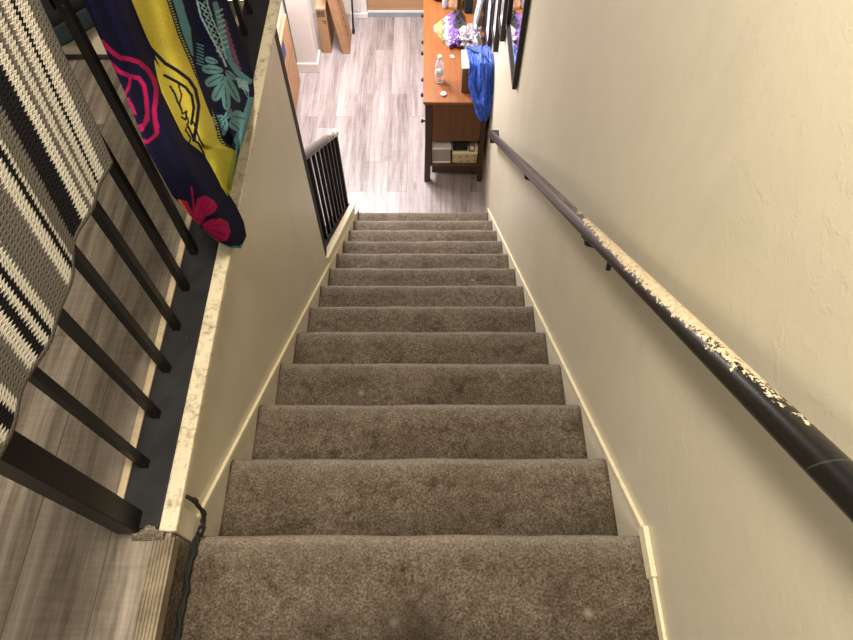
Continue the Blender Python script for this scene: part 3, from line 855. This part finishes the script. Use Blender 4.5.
# blue jacket: over the carton and down over the near end of the desk
n = N('royal_blue_nylon'); f = n.noise(35, 4); n.col(n.ramp(f, [(.3, (.003, .042, .33)), (.7, (.010, .095, .60))])); n.set(Roughness=.45, Sheen_Weight=.2); n.bump(n.noise(28, 4, .6, dist=1.2), .5, .012); blue = n.m
jk = thing('blue_jacket', 'royal blue jacket draped over the carton and hanging over the desk end', 'jacket')
def jacket(t, s):
    """t runs from the far edge of the carton over its top, down its front and over the desk end"""
    path = [(4.035, Z+.12), (4.01, Z+.225), (3.90, Z+.240), (3.795, Z+.232), (3.765, Z+.12), (3.735, Z+.035), (3.690, Z+.012), (3.672, Z-.06), (3.668, Z-.125)]
    q = t*(len(path)-1); i = min(int(q), len(path)-2); k = q-i
    y = path[i][0]+(path[i+1][0]-path[i][0])*k; z = path[i][1]+(path[i+1][1]-path[i][1])*k
    XLs = [.300, .285, .285, .302, .300, .318, .340, .365, .398]; xl = XLs[i]*(1-k) + XLs[i+1]*k
    XRs = [.445, .458, .468, .475, .476, .476, .474, .468, .446]; xr = XRs[i]*(1-k) + XRs[i+1]*k
    x = xl + (xr-xl)*s
    f = .060*abs(noise.noise(Vector((s*4.2 + t*1.6, t*2.6 - s*.8, 1)))) + .026*abs(noise.noise(Vector((s*9 - t*3, t*5 + s*2, 4)))) + .006*math.sin(s*PI)
    f = f*(1 if .1 < t else .5)
    return Vector((x, y - f*(1 if z < Z+.2 else .3), z + f*(.9 if z > Z+.2 else .2)))
P = [[jacket(j/60, i/50) for j in range(61)] for i in range(51)]
grid_mesh('body', P, blue, jk, thick=.006)
P = []
for i in range(21):
    row = []
    for j in range(41):
        t = .20 + .50*j/40; s = .30 + .42*i/20 + .20*(j/40)**2*.5
        p = jacket(t, min(1, s)); a = math.sin(PI*i/20)
        row.append(p + Vector((0, -.022*a, .020*a+.004)))
    P.append(row)
grid_mesh('sleeve', P, blue, jk)
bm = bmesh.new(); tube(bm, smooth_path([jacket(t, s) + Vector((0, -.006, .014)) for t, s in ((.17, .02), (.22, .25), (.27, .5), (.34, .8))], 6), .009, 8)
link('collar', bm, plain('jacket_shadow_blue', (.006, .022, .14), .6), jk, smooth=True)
base(jk, (.4, 3.85, Z+.2))
# plastic bag with printed pouch
def blob(name, cx, cy, cz, sx, sy, sz, mat, parent=None, amp=.25, freq=3, seed=0, sub=4, rot=0):
    bm = bmesh.new(); bmesh.ops.create_icosphere(bm, subdivisions=sub, radius=1)
    for v in bm.verts:
        d = 1 + amp*noise.noise(v.co*freq + Vector((seed, 0, 0))) + amp*.5*noise.noise(v.co*freq*2.7 + Vector((0, seed, 0)))
        p = Vector((v.co.x*sx*d, v.co.y*sy*d, v.co.z*sz*d)); p.rotate(Matrix.Rotation(rot, 3, 'Z'))
        p.z = max(p.z, -cz + Z + .0005) if parent is None or True else p.z
        v.co = Vector((cx, cy, cz)) + p
    return link(name, bm, mat, parent, smooth=False)
pg = thing('plastic_bag', 'crumpled clear plastic bag with a purple and lime printed pouch lying on the desk', 'bag')
n = N('printed_pouch'); x_, y_, z_ = n.xyz(); f = n.noise(22, 3, .6, dist=1)
n.col(n.ramp(n.math('ADD', n.math('MULTIPLY', f, .35), n.math('MULTIPLY', n.math('SUBTRACT', x_, .03), 2.5)), [(.12, (.36,.33,.33)), (.30, (.30,.33,.06)), (.38, (.06,.06,.06)), (.42, (.30,.27,.30)), (.54, (.11,.055,.22)), (.66, (.02,.02,.025)), (.86, (.14,.13,.14))], 'CONSTANT')); n.set(Roughness=.25); n.bump(f, .5, .01)
bm = bmesh.new()
tri_ = [(.055, 4.52), (.18, 4.30), (.275, 4.36), (.33, 4.50), (.285, 4.76), (.20, 4.72)]
top_ = [bm.verts.new((x, y, Z+.035+.03*noise.noise(Vector((x*20, y*20, 0))))) for x, y in tri_]; bot = [bm.verts.new((x, y, Z+.001)) for x, y in tri_]
ctr = bm.verts.new((.21, 4.53, Z+.085))
for i in range(6):
    bm.faces.new((bot[i], bot[(i+1) % 6], top_[(i+1) % 6], top_[i])); bm.faces.new((top_[i], top_[(i+1) % 6], ctr))
bm.faces.new(bot)
bmesh.ops.subdivide_edges(bm, edges=bm.edges[:], cuts=5, use_grid_fill=True)
for v in bm.verts:
    if v.co.z > Z+.01: v.co += Vector((1, 1, 1))*.012*noise.noise(v.co*35)
link('pouch', bm, n.m, pg)
blob('purple_fold', .225, 4.375, Z+.045, .042, .085, .05, plain('purple_film', (.15, .075, .30), .25, .4, 40), pg, .4, 2.2, 3, rot=.35)
blob('crinkled_film', .335, 4.36, Z+.055, .085, .12, .07, clear('crinkled_film', (.44, .40, .43), .22, .3), pg, .5, 3.2, 5)
base(pg, (.22, 4.5, Z))
# things at the far end of the desk
bm = bmesh.new(); lathe(bm, [(.050, 0), (.062, .01), (.066, .04), (.058, .07), (.03, .085), (.008, .088)], .105, 4.965, Z, 20)
for v in bm.verts: v.co += Vector((1, .6, .4))*.008*noise.noise(v.co*25)
tag(link('black_hat', bm, M['blackm'], smooth=True), 'round black hat lying at the far left of the desk', 'hat')
sb = thing('small_bottle', 'slim pale blue and white bottle standing near the black hat on the desk', 'bottle')
bm = bmesh.new(); lathe(bm, [(.018, 0), (.021, .004), (.021, .10), (.012, .118), (.009, .122)], .150, 4.83, Z, 18); link('body', bm, plain('pale_blue_plastic', (.48, .58, .80), .35), sb, smooth=True)
bm = bmesh.new(); lathe(bm, [(.011, 0), (.012, .003), (.011, .025), (.008, .028)], .150, 4.83, Z+.12, 14); link('cap', bm, M['white'], sb, smooth=True)
base(sb, (.150, 4.83, Z))
pp = thing('paper_bag', 'brown paper bag with crumpled grey top standing at the back of the desk', 'bag')
bm = bmesh.new()
v = box(bm, .200, .268, 4.79, 4.93, Z, Z+.20, Matrix.Translation((.257, 4.86, 0)) @ Matrix.Rotation(-.3, 4, 'Z') @ Matrix.Translation((-.257, -4.86, 0)))
bmesh.ops.subdivide_edges(bm, edges=bm.edges[:], cuts=6, use_grid_fill=True)
for v in bm.verts:
    if v.co.z > Z+.004: v.co += Vector((1, 1, .5))*.012*noise.noise(v.co*18)
link('paper', bm, M['card2'], pp)
blob('crumple', .238, 4.86, Z+.20, .035, .07, .05, plain('grey_film', (.28, .25, .24), .4, .5, 50), pp, .45, 2.5, 8)
base(pp, (.257, 4.86, Z))
bb = thing('black_case', 'upright black case standing between the paper bag and the pale blue frame', 'case')
link('shell', B(.305, .375, 4.745, 4.93, Z, Z+.30), M['blackm'], bb, bevel=.012)
bm = bmesh.new(); tube(bm, smooth_path([(.340, 4.78, Z+.295), (.340, 4.79, Z+.33), (.340, 4.87, Z+.33), (.340, 4.885, Z+.295)], 5), .008, 8); link('handle', bm, M['bracket'], bb, smooth=True)
base(bb, (.36, 4.83, Z))
def plain_print(name, cols, scale=6, rough=.18):
    n = N(name); f = n.noise(scale, 3, .55, dist=.6); k = len(cols)
    n.col(n.ramp(f, [(.32 + .36*i/(k-1), c) for i, c in enumerate(cols)])); n.set(Roughness=rough); return n.m
def frame(name, label, cat, O, U, V, w, h, bw, dep, fm, im, group=None, mat_w=0.0):
    """picture frame: O lower corner, U along the width, V up, local depth = U x V"""
    t = thing(name, label, cat, group); U, V = Vector(U).normalized(), Vector(V).normalized(); Nn = U.cross(V).normalized()
    m = Matrix((( U.x, V.x, Nn.x, O[0]), (U.y, V.y, Nn.y, O[1]), (U.z, V.z, Nn.z, O[2]), (0, 0, 0, 1)))
    bm = bmesh.new()
    for a in ((0, w, 0, bw), (0, w, h-bw, h), (0, bw, bw, h-bw), (w-bw, w, bw, h-bw)): box(bm, a[0], a[1], a[2], a[3], 0, dep, m)
    link('frame', bm, fm, t, bevel=.002)
    link('picture', B(bw-.002, w-bw+.002, bw-.002, h-bw+.002, .002, dep*.45, m), im, t)
    if mat_w:
        bm = bmesh.new(); i0 = bw
        for a in ((i0, w-i0, i0, i0+mat_w), (i0, w-i0, h-i0-mat_w, h-i0), (i0, i0+mat_w, i0+mat_w, h-i0-mat_w), (w-i0-mat_w, w-i0, i0+mat_w, h-i0-mat_w)): box(bm, a[0], a[1], a[2], a[3], dep*.45, dep*.6, m)
        link('mount', bm, M['white'], t)
    return base(t, O)
pale = plain('pale_blue_frame', (.60, .74, .80), .35, .05)
frame('photo_frame', 'pale blue photo frame leaning on the desk beside the black case', 'picture frame', (.375, 4.53, Z+.001), (.06, .998, .0), (.15, 0, .989), .19, .36, .028, .02, pale, plain_print('portrait_print', [(.62,.60,.66), (.35,.30,.33), (.70,.68,.72), (.45,.25,.27)], 14))
# a flip: the frame faces the room (-x)
nb = thing('navy_binder', 'dark navy folder standing behind the pale blue frame on the desk', 'folder')
link('cover', B(.455, .469, 4.40, 4.62, Z, Z+.34), M['navy'], nb, bevel=.004); link('spine', B(.453, .471, 4.385, 4.402, Z, Z+.34), M['navy'], nb, bevel=.006)
base(nb, (.49, 4.5, Z))
pr = [plain_print('print_a', [(.28,.36,.58), (.74,.75,.82), (.55,.60,.72)], 7), plain_print('print_b', [(.80,.80,.84), (.52,.54,.60), (.86,.86,.88)], 7), plain_print('print_c', [(.42,.38,.36), (.82,.80,.80), (.25,.24,.26)], 7)]
for (y0, z0, w_, h_, im, lab) in ((4.07, -1.56, .33, .42, 0, 'black framed blue and white picture on the right wall, lowest and farthest of three'),
                             (3.70, -1.25, .27, .40, 1, 'black framed pale picture on the right wall, middle one of three'),
                             (3.42, -.97, .24, .36, 2, 'black framed brown-grey picture on the right wall, highest and nearest of three')):
    frame('wall_picture', lab, 'picture', (xr(y0+w_)-.001, y0+w_, z0), (0, -1, 0), (0, 0, 1), w_, h_, .024, .03, M['bracket'], pr[im], 'framed pictures on the right wall above the desk', .02)
n = N('mirror_glass'); f = n.noise(3); n.col(n.ramp(f, [(.3, (.86,.87,.86)), (.7, (.90,.90,.90))])); n.set(Metallic=1, Roughness=.03)
frame('wall_mirror', 'large black framed mirror on the right wall above the handrail end', 'mirror', (xr(3.317)-.001, 3.317, -.79), (0, -1, 0), (0, 0, 1), .55, .95, .022, .024, M['bracket'], n.m)

# ------------------------------------------------------------------ cardboard cartons, pole
bxa = thing('flat_carton', 'narrow tall cardboard carton standing beside the white pillar', 'box')
link('carton', B(-1.024, -.930, 5.395, 5.95, ZF, ZF+.46), M['card'], bxa, bevel=.003)
link('flap', B(-1.022, -.932, 5.397, 5.948, ZF+.46, ZF+.466), M['card2'], bxa)
for k in range(4): link('printed_mark', B(-1.012+.018*k, -.999+.018*k, 5.3935, 5.396, ZF+.395, ZF+.435), M['ink'], bxa)
for a in ((-1.016, -.940, .440, .446), (-1.016, -.940, .385, .390), (-.975, -.940, .335, .345), (-.965, -.940, .315, .323)):
    link('printed_line', B(a[0], a[1], 5.3935, 5.396, ZF+a[2], ZF+a[3]), M['ink'], bxa)
base(bxa, (-.977, 5.6, ZF))
bxb = thing('leaning_carton', 'large flat cardboard carton leaning to the left beside the narrow carton', 'box')
m = Matrix.Translation((-.75, 5.38, ZF)) @ Matrix.Rotation(math.radians(-8), 4, 'Y')
bm = B(-.07, 0, 0, .30, .0, .80, m); 
for v in bm.verts: v.co.z = max(v.co.z, ZF)
link('carton', bm, M['card'], bxb, bevel=.003)
for k in range(9): link('printed_mark', B(-.0005, .0015, .12 + .012*(k % 2), .145 + .006*(k % 3), .10+.045*k, .128+.045*k, m), M['ink'], bxb)
base(bxb, (-.78, 5.5, ZF))
pl_ = thing('navy_pole', 'thin navy blue pole standing upright beside the leaning carton', 'pole')
a, b = Vector((-.735, 5.70, ZF)), Vector((-.68, 5.94, ZF+1.3))
bm = bmesh.new(); tube(bm, [a, b], .010, 10); link('shaft', bm, M['navy'], pl_, smooth=True)
bm = bmesh.new(); tube(bm, [a, a+(b-a)*.03], .015, 10); link('foot_cap', bm, M['bracket'], pl_); base(pl_, a)
# cardboard sheets against the lower left wall
for (y0, y1, x_b, lean, h_, mt, lab) in ((3.60, 4.98, -1.193, 0.4, .69, 'card', 'large flat cardboard sheet with blue tape leaning on the lower left wall, in front'),
                                       (3.7, 5.06, -1.216, .5, .64, 'card2', 'slightly shorter paler cardboard sheet between the taped sheet and the lower left wall')):
    sh_ = thing('cardboard_sheet', lab, 'cardboard', 'cardboard sheets leaning on the lower left wall')
    m = Matrix.Translation((x_b, 0, ZF)) @ Matrix.Rotation(math.radians(-lean), 4, 'Y')
    bm = B(-.016, 0, y0, y1, .001, h_, m); link('sheet', bm, M[mt], sh_, bevel=.002)
    if mt == 'card':
        link('tape', B(-.001, .002, 4.48, 4.68, .53, .66, m), M['bluetape'], sh_)
        link('crease', B(-.001, .0015, y0+.02, y1-.02, .40, .408, m), M['card_dark'], sh_)
    base(sh_, (x_b, (y0+y1)/2, ZF))

# ------------------------------------------------------------------ light
def area(name, loc, target, size, power, col, sy=None):
    d = bpy.data.lights.new(name, 'AREA'); d.energy = power; d.color = col; d.size = size
    if sy: d.shape = 'RECTANGLE'; d.size_y = sy
    o = bpy.data.objects.new(name, d); C.objects.link(o); o.location = loc
    o.rotation_euler = (Vector(target) - Vector(loc)).to_track_quat('-Z', 'Y').to_euler(); return o
area('hall_ceiling_light', (-.30, .35, 2.42), (-.1, .8, 0), .32, 64, (1, .885, .71))
area('landing_light', (-1.5, -1.2, 2.25), (0, 1.4, -.4), .6, 24, (1, .89, .73))
area('lower_room_light', (-.70, 4.9, -.16), (-.2, 4.5, -2.5), .5, 104, (1, .94, .95))
area('stair_foot_fill', (-.75, 4.2, -.14), (0, 3.0, -2.0), .35, 36, (1, .93, .93))  # added fill lamp, only there to brighten the lower steps
w = bpy.data.worlds.new('World'); S.world = w; w.use_nodes = True
w.node_tree.nodes['Background'].inputs[0].default_value = (1, .90, .76, 1); w.node_tree.nodes['Background'].inputs[1].default_value = .27
